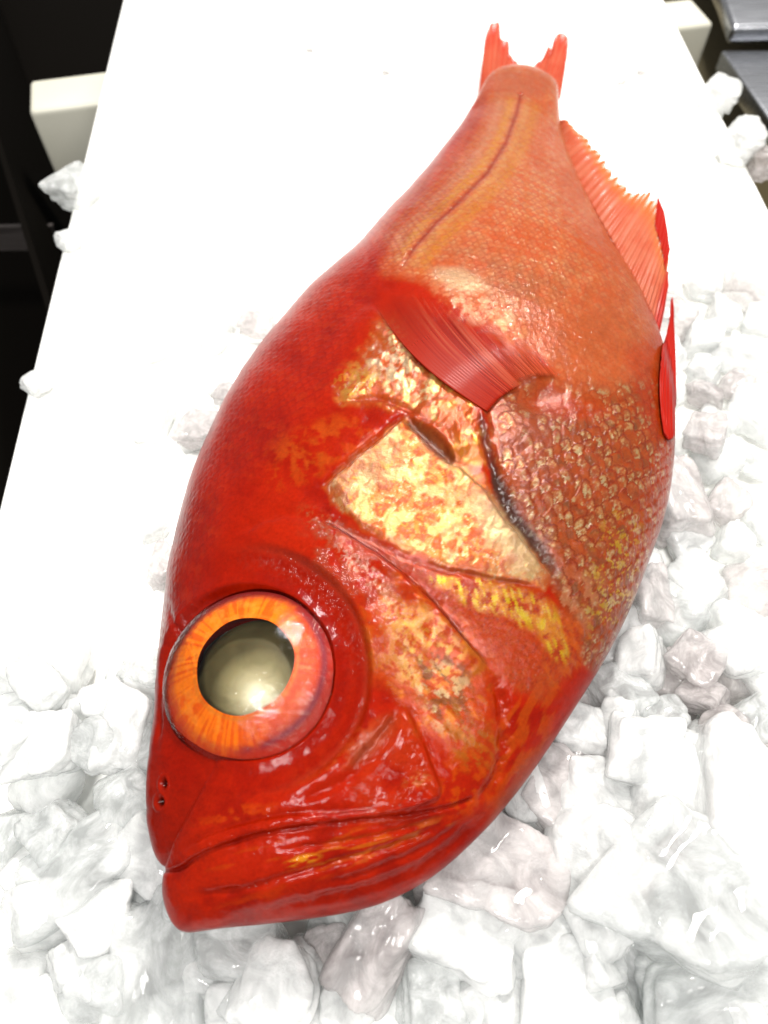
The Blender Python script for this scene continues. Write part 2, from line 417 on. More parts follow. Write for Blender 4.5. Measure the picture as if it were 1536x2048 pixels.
paint(belly * arc * gate * .65 * sstep(.35, .6, n3), (246, 176, 120), .55, 1.0)  # pale arcs: glints painted into the scale colour
paint(belly * gate * sstep(.55, .66, n3) * sstep(.85, .6, SR) * .7, (255, 232, 210), .75, 1.0)  # near-white flecks, more painted glint
paint(belly * sstep(.80, .95, SR) * .85 * sstep(.25, .5, n2), (138, 44, 18), 0)
paint(belly * sstep(.50, .34, n4) * .5, (150, 66, 34), .1)
paint(belly * (1 - gate) * sstep(.40, .52, SID2) * .45, (206, 88, 30), .1)
paint(blob(1060, 850, 70, 85, 10) * .35, (176, 88, 70), .1)
paint(blob(1130, 810, 90, 30, 10) * .7, (196, 66, 24), 0)
paint(blob(1250, 850, 70, 50, 20) * .6 * sstep(.4, .6, n2) * sstep(.85, .7, SR) * sstep(.45, .65, n3), (240, 176, 130), .4, .9)
paint(blob(1225, 1150, 55, 120, 15) * sstep(.2, .6, SH) * sstep(.54, .62, n3 * .5 + bs_ * .5) * .9, (246, 196, 60), .6)
paint(blob(1150, 1210, 45, 75, 30) * (SID2 > .5) * .6, (214, 140, 120), .3)
paint(poly(u, v, [(1250, 700), (1360, 650), (1350, 880), (1290, 860)], 20) * .45, (205, 50, 28))
# red rim of the belly
ed = 1 - sstep(.90, .985, U)
paint((1 - ed) * sstep(.28, .45, S) * sstep(.85, .75, S) * .6, (200, 60, 34), .05)
# shoulder: gold and silver scales on deep red
sh = poly(u + 10 * wu + 16 * fu, v + 10 * wv + 16 * fv, [(760, 640), (800, 655), (850, 720), (940, 800), (975, 870), (960, 920), (930, 930), (880, 880), (820, 828), (760, 800), (690, 800), (680, 760), (720, 710)], 22)
paint(sh * .9, (222, 100, 34), .3, .5)
paint(sh * sstep(.5, .7, n2) * .7, (246, 190, 110), .6)
paint(blob(780, 735, 60, 42, 40) * sstep(.4, .6, n2) * .8, (240, 205, 205), .65, .9)
paint(blob(800, 690, 30, 46, -30) * (SR2 < .7) * .6, (240, 210, 180), .5)
paint(blob(840, 790, 60, 30, 40) * sstep(.42, .6, n2) * .7, (248, 214, 180), .6, .9)
paint(blob(930, 900, 40, 26, 40) * .7, (240, 140, 30), .4)
paint(blob(720, 760, 50, 30, 10) * sstep(.45, .6, n3) * .6, (250, 180, 60), .5)
# temple patch below the shoulder
paint(blob(650, 880, 110, 50, -15) * sstep(.42, .62, n4 * .6 + n2 * .4) * .8, (226, 88, 20), .2, .3)
paint(blob(600, 930, 70, 40, -30) * sstep(.45, .62, n2) * .4, (216, 92, 34), .2)
# gill cover: pale gold panel
OP = [(808, 838), (650, 972), (690, 1020), (760, 1072), (860, 1120), (980, 1150), (1085, 1172), (1098, 1150), (1060, 1080), (1005, 1010), (960, 950), (905, 925), (860, 870)]
op = poly(u + 9 * fu, v + 9 * fv, OP, 14)
worm = fbm(u + 16 * fu, v + 16 * fv, 11, 3, 41)
paint(op, (232, 140, 70), .40, .9)
paint(op * sstep(.38, .54, worm) * .9, (212, 84, 20), .25)
paint(op * sstep(.50, .38, n4) * .7, (246, 200, 158), .55)
paint(op * blob(740, 930, 80, 50, -40) * .35, (226, 190, 180), .3)
paint(op * sstep(.66, .8, worm) * .5, (250, 180, 50), .5); paint(op * sstep(.58, .68, n3) * sstep(.5, .3, worm) * .6, (255, 240, 225), .6, 1.0)
paint(op * blob(1010, 1070, 40, 110, -38) * .55, (244, 214, 205), .35)
paint(poly(u, v, [(820, 838), (875, 870), (915, 920), (900, 935), (850, 900)], 9) * .75, (150, 74, 40), .1)
# sub-opercle: orange-brown with brilliant yellow flecks
so = poly(u + 8 * fu, v + 8 * fv, [(700, 1060), (800, 1110), (930, 1150), (1080, 1180), (1160, 1250), (1160, 1330), (1080, 1400), (1010, 1370), (930, 1270), (850, 1170), (770, 1110)], 14)
paint(so, (200, 64, 22), .12, .45)
paint(so * sstep(.5, .68, n3) * .3, (222, 110, 60), .2); paint(so * sstep(.62, .72, fbm(u, v, 4, 2, 88)) * .5, (150, 40, 20))
ys = streak(72, 7, 3.5, 51)
for b_ in ((985, 1190, 75, 34, 14), (1065, 1225, 55, 34, 30), (1108, 1275, 26, 52, -20), (900, 1165, 46, 16, 10)):
    mb = blob(*b_)
    paint(mb * sstep(.35, .55, n2) * .85, (240, 150, 20), .35, .8); paint(mb * sstep(.48, .62, ys) * .95, (255, 214, 34), .45)
paint(blob(1130, 1300, 40, 90, 20) * sstep(.45, .6, streak(60, 9, 4, 52)) * .6, (236, 110, 30), .3)
paint(blob(1040, 1470, 50, 150, 25) * sstep(.4, .65, streak(118, 9, 5, 53)) * .65, (222, 92, 30), .15)
# cheek: gold, silver and olive scale flecks
ck = blob(870, 1340, 105, 190, -32, .45)
cs = streak(45, 11, 2.2, 61)
paint(ck * .85, (222, 84, 20), .2, .5)
paint(ck * sstep(.48, .68, cs) * .65, (242, 146, 44), .5)
paint(blob(850, 1300, 70, 90, -30) * sstep(.48, .6, n2) * .8, (248, 186, 96), .6, .9)
paint(blob(890, 1370, 60, 110, -30) * sstep(.54, .62, streak(50, 10, 2.6, 62)) * .75, (130, 82, 46), .2)
paint(blob(890, 1390, 50, 90, -30) * sstep(.58, .66, streak(45, 9, 2, 63)) * .8, (244, 206, 176), .6, .9)
paint(blob(935, 1470, 45, 80, -25) * sstep(.48, .62, streak(60, 8, 3, 64)) * .65, (196, 120, 40), .25)
paint(blob(760, 1290, 40, 80, 0) * sstep(.4, .6, n2) * .5, (228, 92, 24), .2)
paint(blob(820, 1250, 60, 40, 30) * sstep(.4, .6, n3) * .5, (244, 176, 60), .4)
paint(blob(940, 1570, 70, 60, -30) * sstep(.45, .62, n2) * .7, (224, 84, 20), .1)
# band above the eye: rosy brown bloom
paint(blob(700, 1130, 60, 110, -52) * sstep(.35, .6, n4) * .6, (200, 84, 64), .15, 1.0)
paint(blob(730, 1150, 20, 90, -45) * sstep(.5, .62, n3) * .45, (232, 170, 160), .4, 1.0)
paint(blob(660, 1060, 70, 24, 35) * sstep(.4, .6, n3) * .6, (206, 100, 70), .2, .9)
# preopercle groove line, mauve
PO = [(640, 1035), (700, 1072), (760, 1110), (820, 1155), (880, 1215), (930, 1275), (985, 1340)]
# under-eye patches
paint(blob(690, 1500, 110, 34, -28) * sstep(.4, .62, n2) * .5, (222, 98, 66), .1, .5)
paint(blob(745, 1480, 24, 70, 42) * .50, (184, 92, 80), .1)
paint(poly(u + 6 * wu, v + 6 * wv, [(815, 1415), (880, 1580), (720, 1635), (700, 1580), (760, 1480)], 18) * .55 * sstep(.25, .7, n1), (206, 62, 38))
paint(blob(830, 1560, 30, 16, -20) * sstep(.4, .6, n3) * .6, (226, 128, 84), .2)
# snout and lips
paint(blob(470, 1630, 90, 16, -12) * sstep(.45, .65, n2) * .45, (226, 84, 24))
paint(blob(350, 1560, 90, 170, 10) * .6, (160, 22, 12)); paint(blob(360, 1180, 60, 260, 14) * .5, (156, 24, 14))
# lower jaw
paint(blob(605, 1720, 36, 11, -14, .5, .1, .2) * sstep(.38, .55, streak(-14, 8, 3, 71)) * .9, (252, 160, 24), .45, .4)
paint(blob(700, 1700, 150, 22, -14) * sstep(.5, .66, streak(-14, 8, 6, 72)) * .75, (234, 116, 32), .2)
paint(blob(600, 1690, 200, 22, -13) * sstep(.5, .66, streak(-14, 10, 6, 73)) * .5, (226, 92, 28), .1)
paint(blob(800, 1680, 130, 20, -22) * sstep(.52, .66, streak(-20, 7, 7, 74)) * .6, (226, 120, 70), .2)
paint(blob(560, 1780, 180, 14, -20) * sstep(.45, .65, streak(-22, 9, 6, 75)) * .4, (222, 72, 24))
paint(blob(1030, 1570, 14, 110, 33) * .5, (196, 92, 84), .1)
# nape stays smooth and dark
paint(blob(430, 1130, 90, 200, 25) * .35, (176, 24, 16))

# --- relief
body_sc = np.clip(tailm * .55 + belly * 1.0 + sh * .5, 0, 1)
back = poly(u, v, [(290, 1300), (370, 1000), (500, 700), (700, 480), (900, 250), (960, 180), (1000, 200), (900, 400), (760, 560), (650, 800), (450, 1000), (400, 1250)], 30)
disp += .00065 * (SH - .5) * belly + .00020 * (SH2 - .5) * tailm + .00024 * (SH2 - .5) * np.clip(sh + .8 * back, 0, 1)
paint(back * sstep(.6, .95, SR2) * .45, (160, 18, 10)); paint(back * sstep(.55, .8, SID2) * .25 * sstep(.4, .6, n4), (222, 66, 34), .1)
paint(back * sstep(.5, .65, streak(-60, 16, 4, 97)) * .3, (160, 20, 12))
disp += .00030 * (worm - .5) * op * 1.6 + .0003 * (n2 - .5) * so
disp += .0004 * (cs - .5) * ck + .0010 * (n4 - .5) * sh
disp += .0010 * (n1 - .5)
def groove(pts, w, dep, col=None, cst=.8, tap=True, **kw):
    P_ = spline(pts, 40); bx = (u > P_[:, 0].min() - 4 * w) & (u < P_[:, 0].max() + 4 * w) & (v > P_[:, 1].min() - 4 * w) & (v < P_[:, 1].max() + 4 * w)
    dd = np.full(S.shape, 1e3); rn = np.zeros(S.shape); a_, b_, c_ = sdist(u[bx] + 3 * fu[bx], v[bx] + 3 * fv[bx], P_); dd[bx] = a_; rn[bx] = c_
    m = np.exp(-(dd / w) ** 2) * ((sstep(0, .15, rn) * sstep(1, .85, rn) * .8 + .2) if tap else 1)
    disp[:] -= dep * m * (.45 + 1.1 * n4)
    if col is not None: paint(np.exp(-(dd / (w * .8)) ** 2) * cst * sstep(.15, .65, n4) * (sstep(0, .1, rn) * sstep(1, .9, rn) if tap else 1), col, **kw)
def plate_edge(pts, side, h, fall, sharp=5, shadow=0):
    """the tissue on one side of the line stands proud and fades away from it"""
    P_ = spline(pts, 50); R = fall * 2.6
    bx = (u > P_[:, 0].min() - R) & (u < P_[:, 0].max() + R) & (v > P_[:, 1].min() - R) & (v < P_[:, 1].max() + R)
    dd, sg_, rn = sdist(u[bx] + 2 * fu[bx], v[bx] + 2 * fv[bx], P_); x = dd * sg_ * side
    prof = sstep(-sharp, sharp, x) * np.exp(-(np.clip(x, 0, None) / fall) ** 2) - .25 * np.exp(-((x + sharp * 2) / (sharp * 2.2)) ** 2)
    disp[bx] += h * .75 * (.5 + n4[bx]) * prof * (sstep(0, .12, rn) * sstep(1, .88, rn))
    return bx, x, rn
# eye socket
EC, ER = (493, 1343), (176, 178)
re = np.hypot((u - EC[0]) / ER[0], (v - EC[1]) / ER[1]); ea = np.arctan2(v - EC[1], u - EC[0])
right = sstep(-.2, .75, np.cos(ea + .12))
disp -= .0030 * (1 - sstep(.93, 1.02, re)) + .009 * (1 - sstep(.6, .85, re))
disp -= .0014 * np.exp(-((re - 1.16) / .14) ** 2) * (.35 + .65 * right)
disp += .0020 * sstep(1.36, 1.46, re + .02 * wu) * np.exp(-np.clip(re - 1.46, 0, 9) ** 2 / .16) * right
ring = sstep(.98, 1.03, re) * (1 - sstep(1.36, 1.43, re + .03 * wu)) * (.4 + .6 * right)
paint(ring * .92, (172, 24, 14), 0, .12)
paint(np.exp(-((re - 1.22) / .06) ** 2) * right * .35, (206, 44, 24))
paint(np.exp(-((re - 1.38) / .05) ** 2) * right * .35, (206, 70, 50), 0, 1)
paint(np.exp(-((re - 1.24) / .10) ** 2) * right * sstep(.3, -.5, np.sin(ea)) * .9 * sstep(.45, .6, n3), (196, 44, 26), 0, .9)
# mouth
MOUTH = [(322, 1742), (352, 1739), (400, 1712), (450, 1690), (520, 1668), (600, 1652), (680, 1642), (760, 1634), (840, 1626), (905, 1612), (940, 1600)]
groove(MOUTH, 5, .0008, (140, 14, 9), .7, tap=False); plate_edge(MOUTH, -1, .0010, 50, 7)
groove([(352, 1706), (410, 1672), (480, 1648), (560, 1632), (650, 1622), (740, 1618), (850, 1600)], 8, .0005, (158, 24, 12), .5)
plate_edge([(370, 1700), (450, 1660), (560, 1634), (700, 1622), (860, 1598)], 1, .0010, 26, 5)
groove([(370, 1790), (480, 1780), (600, 1745), (720, 1712), (840, 1672), (920, 1628)], 9, .0008, (176, 34, 16), .4)
groove([(470, 1835), (600, 1810), (740, 1775), (860, 1722), (950, 1650), (1000, 1590)], 12, .0009, (170, 30, 16), .4)
groove([(650, 1770), (760, 1735), (860, 1690), (930, 1640)], 8, .0006, (160, 28, 14), .4)
groove([(560, 1700), (700, 1680), (820, 1655), (900, 1630)], 6, .0005, (176, 44, 20), .4)
# maxilla plate
plate_edge([(815, 1410), (850, 1490), (880, 1580), (840, 1608), (740, 1630)], 1, .0018, 60, 7)
groove([(812, 1405), (850, 1490), (884, 1585)], 7, .0010, (176, 40, 22), .5)
groove([(600, 1600), (690, 1560), (760, 1500), (800, 1420)], 12, .0008)
groove([(700, 1540), (745, 1490), (790, 1430)], 9, .0007, (150, 60, 60), .45)
# preopercle / gill cover edges
plate_edge(PO, 1, .0020, 60, 6)
groove(PO, 7, .0012, (128, 52, 58), .85, rough_=.15)
groove([(985, 1340), (1000, 1390), (1010, 1460), (1000, 1540), (960, 1610)], 14, .0016, (190, 40, 22), .5)
groove([(660, 1040), (730, 1075), (800, 1110), (880, 1138), (960, 1152), (1085, 1176)], 5, .0006, (176, 70, 50), .5)
plate_edge([(655, 968), (700, 1030), (780, 1080), (880, 1128), (980, 1152), (1090, 1174)], -1, .0008, 40, 5)
plate_edge([(650, 974), (700, 930), (760, 880), (816, 832)], 1, .0014, 50, 4)
groove([(640, 972), (700, 922), (760, 872), (812, 826)], 5, .0010, (186, 84, 48), .4)
plate_edge([(816, 832), (870, 868), (915, 925)], -1, .0016, 30, 5)
groove([(812, 840), (850, 870), (880, 902), (912, 928)], 8, .0012, (110, 50, 30), .8)
groove([(690, 800), (760, 796), (820, 820), (860, 850)], 6, .0008, (190, 60, 30), .5)
# gill slit: dark wet flesh
SLIT = [(962, 842), (972, 880), (985, 930), (1000, 975), (1030, 1030), (1070, 1080), (1105, 1130), (1120, 1170)]
P_ = spline(SLIT, 50); dd, sg_, rn = sdist(u + 4 * fu, v + 4 * fv, P_)
wsl = np.interp(rn, [0, .12, .3, .42, .6, .75, .9, 1], [7, 9, 10, 17, 16, 14, 11, 6])
sl = np.exp(-(dd / wsl) ** 4)
paint(sl * np.interp(rn, [0, .2, .3, .7, .85, 1], [.65, .7, .95, .95, .7, .25]), lin(70, 46, 50) * (1 - .0) + 0 * C, .0, .4, .10)
paint(np.exp(-(dd / (wsl * 1.9)) ** 2) * .40 * sstep(.3, .5, rn) * (1 - sl), (150, 96, 96), .1)
paint(sl * sstep(.6, .75, n3) * .5 * (rn > .35), (150, 130, 134), 0, 1, .1)
disp -= .0018 * np.exp(-(dd / (wsl * 1.15)) ** 2) * sstep(0, .1, rn) * sstep(1, .8, rn); disp += .0012 * (n2 - .4) * sl
plate_edge([(900, 925), (960, 975), (1000, 1030), (1050, 1090), (1092, 1150)], 1, .0015, 40, 5)
# shoulder flap over the gill and the crease of the fin
plate_edge([(735, 600), (800, 680), (870, 745), (930, 790), (972, 830), (985, 900)], 1, .0020, 60, 8)
disp -= .0030 * np.exp(-(((u - 1075) / 45) ** 2 + ((v - 800) / 30) ** 2))
disp += .0012 * np.exp(-(((u - 1040) / 50) ** 2 + ((v - 850) / 50) ** 2))
# nostrils
for (cu_, cv_, ru_, rv_) in ((321, 1604, 6, 9), (327, 1568, 5, 9)):
    rr_ = np.hypot((u - cu_) / ru_, (v - cv_) / rv_)
    disp -= .0016 * np.exp(-rr_ ** 2 * 1.3); disp += .0003 * np.exp(-((rr_ - 1.9) / .5) ** 2); paint(np.exp(-rr_ ** 4), (70, 8, 8))
# ridge folds on the nape
groove([(330, 1200), (350, 1290), (318, 1400), (312, 1500)], 6, .0008)
groove([(480, 1060), (560, 1030), (640, 1040)], 12, .0008)
# paint mottling everywhere
C *= (.90 + .20 * n2)[..., None]
C *= (1 - .10 * np.clip(sstep(.5, .8, n3), 0, 1))[..., None]
grain[:] = np.clip(grain + .5 * back * .3, 0, 1)

redness = 1 - sstep(.07, .20, C[..., 1] / (C[..., 0] + 1e-6))
C[..., 1] *= 1 - .05 * redness; C[..., 2] *= .72 - .35 * redness
# keep the relief off the very rim, then move the skin
rim = sstep(0, .02, U) * sstep(1, .98, U) * sstep(0, .012, S) * sstep(1, .985, S)
dS = np.gradient(T, axis=0); dU = np.gradient(T, axis=1); N = np.cross(dU, dS); N /= np.linalg.norm(N, axis=2)[..., None] + 1e-12
if N[NS // 2, NU // 2, 2] < 0: N = -N
TD = T + N * (disp * rim)[..., None]
# underside, coarser
ub = (1 - np.cos(np.linspace(0, np.pi, NB + 2))) / 2; ub = ub[::-1][1:-1]
Sb, Ub = np.meshgrid(sv, ub, indexing='ij'); Bt = surf(bc, Sb, Ub, top=False)
Bt[..., 2] = np.maximum(Bt[..., 2], 0.006)
ringv = np.concatenate([TD, Bt], 1); NC = NU + NB
idx = np.arange(NS * NC).reshape(NS, NC); nx = np.roll(idx, -1, 1)
F = np.stack([idx[:-1], nx[:-1], nx[1:], idx[1:]], -1).reshape(-1, 4)
def ext(a, val): return np.concatenate([a, np.full((NS, NB), val)], 1).ravel()
Cc = np.concatenate([C, np.broadcast_to(lin(196, 40, 26), (NS, NB, 3))], 1).reshape(-1, 3)

def mat_skin(name, sss=.12):
    m = M(name)
    at_ = lambda n_: m.n('ShaderNodeAttribute', attribute_name=n_)
    p = at_('paint'); me_ = at_('shine'); gr = at_('grain'); ro = at_('gloss')
    nz = m.noise(900, 4, .6); nb = m.noise(330, 5, .62)
    m.l(m.mix(.35, p.outputs['Color'], m.ramp(nz.outputs[0], [(.35, (.62, .55, .5)), (.65, (1.0, 1.0, 1.0))]), 'MULTIPLY'), m.p.inputs['Base Color'])
    m.l(me_.outputs['Fac'], m.p.inputs['Metallic']); m.l(ro.outputs['Fac'], m.p.inputs['Roughness'])
    h = m.n('ShaderNodeBump'); m.l(nz.outputs[0], h.inputs['Height']); h.inputs['Distance'].default_value = .0005
    m.l(m.math('MULTIPLY', gr.outputs['Fac'], .6), h.inputs['Strength'])
    m.l(h.outputs[0], m.p.inputs['Normal'])
    h2 = m.n('ShaderNodeBump'); m.l(nb.outputs[0], h2.inputs['Height']); h2.inputs['Distance'].default_value = .0016
    m.l(m.math('ADD', m.math('MULTIPLY', gr.outputs['Fac'], 1.0), .0), h2.inputs['Strength'])
    m.l(h2.outputs[0], m.p.inputs['Coat Normal'])
    m.l(m.math('MINIMUM', m.math('ADD', m.math('MULTIPLY', gr.outputs['Fac'], 1.1), -0.02), .75), m.p.inputs['Coat Weight'])
    m.set(Coat_Roughness=.035, Subsurface_Weight=sss, Subsurface_Scale=.004, Specular_IOR_Level=.02)
    m.p.inputs['Subsurface Radius'].default_value = (1.0, .3, .15)
    return m.m
SKIN = mat_skin("wet_fish_skin"); PAINT = np.array([.385, .37, .30])
FO = np.array([0, .1, .012])
fish = empty("fish", (0, .1, .012))
tag(fish, "whole raw red fish with a huge orange-ringed eye lying on its side on crushed ice", "fish")
body = mesh_np("body", ringv.reshape(-1, 3) - np.array([0, .1, .012]), F, SKIN, fish,
               attrs={'paint': np.clip(Cc * PAINT, 0, 1), 'shine': ext(met, 0), 'grain': ext(grain, .2), 'gloss': ext(rough, .3)})


# coarse surface for resting other parts on it
cs_, cu_ = np.meshgrid(np.linspace(0, 1, 160), np.linspace(0, 1, 120), indexing='ij')
CP = surf(bc, cs_, cu_).reshape(-1, 3)
bvh = BVHTree.FromPolygons([tuple(p) for p in CP], [tuple(f) for f in grid_faces(160, 120)])
def on_body(uu, vv, lift):
    d = Vector(ray(uu, vv)).normalized(); hit = bvh.ray_cast(Vector(CAM), d)
    if hit[0] is None:
        return np.array(on_plane(uu, vv)) + np.array([0, 0, lift]), None
    n = hit[1]; n = n if n.z > 0 else -n
    # slide the lifted point back on to the ray so that it stays where it was traced
    p = np.array(hit[0]); k = lift / max(.25, -n.dot(d)); return p - np.array(d) * k, np.array(n)

# ------------------------------------------------------------------ the eye
pc, pn = on_body(497, 1345, 0); ps = [on_body(497 + 120 * math.cos(a), 1345 + 120 * math.sin(a), 0) for a in np.linspace(0, 2 * np.pi, 9)[:-1]]
en = sum(p[1] for p in ps); en = en / np.linalg.norm(en); en = en * .75 + np.array([.05, -.03, 1]) * .25; en /= np.linalg.norm(en)
ec = sum(p[0] for p in ps) / 8
dist = np.linalg.norm(ec - CAM); 
# eye frame: traced ellipse on the plane through ec
def on_eye_plane(uu, vv):
    d = ray(uu, vv); k = ((ec - CAM) @ en) / (d @ en); return CAM + d * k
ex_ = on_eye_plane(497 + 172, 1345) - on_eye_plane(497 - 172, 1345); ey_ = on_eye_plane(497, 1345 - 176) - on_eye_plane(497, 1345 + 176)
R1, R2 = np.linalg.norm(ex_) / 2, np.linalg.norm(ey_) / 2
X = ex_ / np.linalg.norm(ex_); Y = np.cross(en, X); ecc = on_eye_plane(495, 1341)
RE = (R1 + R2) / 2 * 1.04
def eyept(x, y, z): return ecc + X * x + Y * y + en * z - FO
def dome(name, r0, r1, hgt, base, mat, parent, nr=60, na=160, power=.5, cen=(0, 0), col=None, wob=0):
    rr = np.linspace(r0, r1, nr); aa = np.linspace(0, 2 * np.pi, na, endpoint=False)
    R_, A_ = np.meshgrid(rr, aa, indexing='ij')
    w = 1 + wob * np.sin(A_ * 3 + 1) + wob * .6 * np.sin(A_ * 7)
    blend = (R_ - r0) / (r1 - r0 + 1e-9)
    x = R_ * np.cos(A_) * (w * (1 - blend) + blend) + cen[0] * (1 - blend); y = R_ * np.sin(A_) * (w * (1 - blend) + blend) + cen[1] * (1 - blend)
    q = np.clip(np.hypot(x, y) / RE, 0, 1)
    z = base + hgt * (np.clip(1 - q ** 2, 0, 1)) ** power
    V = eyept(0, 0, 0)[None, None] + X * x[..., None] + Y * y[..., None] + en * z[..., None]
    i = np.arange(nr * na).reshape(nr, na); nx = np.roll(i, -1, 1)
    F_ = np.stack([i[:-1], i[1:], nx[1:], nx[:-1]], -1).reshape(-1, 4)
    at_ = None
    if col is not None: at_ = col(R_, A_, x, y)
    return mesh_np(name, V.reshape(-1, 3), F_, mat, parent, attrs=at_)
def iris_col(R_, A_, x, y):
    q = R_ / RE; up_ = np.sin(A_); rt_ = np.cos(A_)
    c = np.empty(q.shape + (3,)); c[:] = lin(250, 122, 20)
    n_ = fbm(np.cos(A_) * 9 + 20, np.sin(A_) * 9 + 20, 1, 4, 3); st = fbm(np.cos(A_) * 26 + 99, np.sin(A_) * 26 + 50 + q * 1.5, 1, 4, 7)
    n2_ = fbm(x * 420 + 50, y * 420 + 50, 1, 4, 9)
    def pt(m, col):
        m = np.clip(m, 0, 1)[..., None]; c[:] = c * (1 - m) + lin(*col) * m
    pt(sstep(.42, .62, st) * .65, (222, 66, 12)); pt(sstep(.5, .75, n2_) * .5, (252, 150, 50))
    rs = sstep(.05, .75, rt_ * .9 - up_ * .25 + (n2_ - .5) * .5)
    pt(rs * .8, (206, 50, 22)); pt(rs * sstep(.5, .7, n2_) * .3, (206, 60, 30)); pt(rs * sstep(.62, .7, n2_) * .5, (226, 110, 50))
    pt(sstep(.76, .93, q + .05 * (n2_ - .5) + .08 * rs) * .9, (176, 34, 22))
    pt(sstep(.86, .98, q) * rs * .5, (196, 76, 76)); pt(np.exp(-((q - .83) / .035) ** 2) * (.3 + rs) * .55, (110, 34, 60))
    pt(sstep(.1, .7, up_) * sstep(.80, .90, q) * .8, (120, 34, 44)); pass
    pt(np.exp(-((q - .56) / .02) ** 2) * .5, (206, 120, 40))
    return {'paint': np.clip(c.reshape(-1, 3) * .82, 0, 1), 'shine': np.full(q.size, .0), 'grain': (rs * .6).ravel() + .1, 'gloss': np.full(q.size, .35)}
eye = dome("eye", 0.0001, RE * .93, -.011, -.0030, (lambda m: m.set(Base_Color=(.06, .045, .025, 1), Roughness=.35).m)(M("eye_cup_lining")), fish, power=.7)
eye['label'] = "huge fish eye with an orange iris and a cloudy pupil"
PR = RE * .528
iris = dome("iris", PR, RE * 1.0, .0110, -.0050, mat_skin("iris_skin", .0), eye, nr=90, na=360, power=.62, cen=(.0004, .0005), col=iris_col, wob=.012)
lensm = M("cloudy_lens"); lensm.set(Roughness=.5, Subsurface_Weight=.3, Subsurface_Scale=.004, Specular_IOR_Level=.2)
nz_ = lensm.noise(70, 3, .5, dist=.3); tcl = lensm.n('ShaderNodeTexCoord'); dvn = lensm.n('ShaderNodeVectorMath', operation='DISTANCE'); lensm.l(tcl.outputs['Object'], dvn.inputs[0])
_cc = eyept(.0036, -.0074, .0010); dvn.inputs[1].default_value = tuple(_cc); core_light_ = lensm.ramp(lensm.math('MULTIPLY', dvn.outputs['Value'], 60), [(.08, (.56, .54, .45)), (.30, (.31, .28, .19)), (.55, (.16, .14, .08)), (.85, (.055, .045, .022))])  # cloudy core, with light at the bottom and shade above painted in
nz2 = lensm.noise(150, 4, .55, dist=.5); lensm.l(lensm.mix(.5, core_light_, lensm.ramp(nz2.outputs[0], [(.35, (.6, .58, .5)), (.65, (1.25, 1.22, 1.15))]), 'MULTIPLY'), lensm.p.inputs['Base Color'])
if False: lensm.l(lensm.ramp(nz_.outputs[0], [(.3, (.10, .09, .045)), (.5, (.15, .135, .075)), (.72, (.22, .20, .13))]), lensm.p.inputs['Base Color'])
def ball(name, c, r, mat, parent, sz=1., n=48):
    th_, ph_ = np.meshgrid(np.linspace(0.001, np.pi - .001, n), np.linspace(0, 2 * np.pi, 2 * n, endpoint=False), indexing='ij')
    V = eyept(0, 0, 0) + X * (c[0] + r * np.sin(th_) * np.cos(ph_))[..., None] + Y * (c[1] + r * np.sin(th_) * np.sin(ph_))[..., None] + en * (c[2] + r * sz * np.cos(th_))[..., None]
    i = np.arange(n * 2 * n).reshape(n, 2 * n); nx = np.roll(i, -1, 1)
    return mesh_np(name, V.reshape(-1, 3), np.stack([i[:-1], i[1:], nx[1:], nx[:-1]], -1).reshape(-1, 4), mat, parent)
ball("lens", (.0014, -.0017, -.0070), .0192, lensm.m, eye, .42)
cm = M("cornea"); t = cm.t; tr = cm.n('ShaderNodeBsdfTransparent'); tr.inputs[0].default_value = (.93, .92, .86, 1); gl = cm.n('ShaderNodeBsdfGlossy'); gl.inputs['Roughness'].default_value = .05
fr = cm.n('ShaderNodeFresnel'); fr.inputs[0].default_value = 1.27; mx = cm.n('ShaderNodeMixShader')
nzc = cm.noise(420, 3, .5); bo_ = cm.bump(nzc.outputs[0], .5, .0008); cm.l(bo_, gl.inputs['Normal']); cm.l(bo_, fr.inputs['Normal'])
cm.l(fr.outputs[0], mx.inputs[0]); cm.l(tr.outputs[0], mx.inputs[1]); cm.l(gl.outputs[0], mx.inputs[2]); cm.l(mx.outputs[0], cm.out.inputs[0])
dome("cornea", .00005, RE * 1.0, .0125, -.0043, cm.m, eye, nr=70, na=160, power=.55)

# ------------------------------------------------------------------ fins
def mat_fin(name):
    m = M(name); p = m.n('ShaderNodeAttribute', attribute_name='paint'); m.l(p.outputs['Color'], m.p.inputs['Base Color'])
    m.set(Roughness=.4, Coat_Weight=.04, Coat_Roughness=.12, Specular_IOR_Level=.1)
    ts = m.n('ShaderNodeBsdfTranslucent'); m.l(p.outputs['Color'], ts.inputs[0]); mx = m.n('ShaderNodeMixShader'); mx.inputs[0].default_value = .35
    m.l(m.p.outputs[0], mx.inputs[1]); m.l(ts.outputs[0], mx.inputs[2])
    tp = m.n('ShaderNodeBsdfTransparent'); al_ = m.n('ShaderNodeAttribute', attribute_name='film'); m2 = m.n('ShaderNodeMixShader')
    m.l(al_.outputs['Fac'], m2.inputs[0]); m.l(mx.outputs[0], m2.inputs[1]); m.l(tp.outputs[0], m2.inputs[2]); m.l(m2.outputs[0], m.out.inputs[0])
    nz = m.noise(1500, 3); m.l(m.bump(nz.outputs[0], .2, .0003), m.p.inputs['Normal']); return m.m
FIN = mat_fin("fin_membrane")
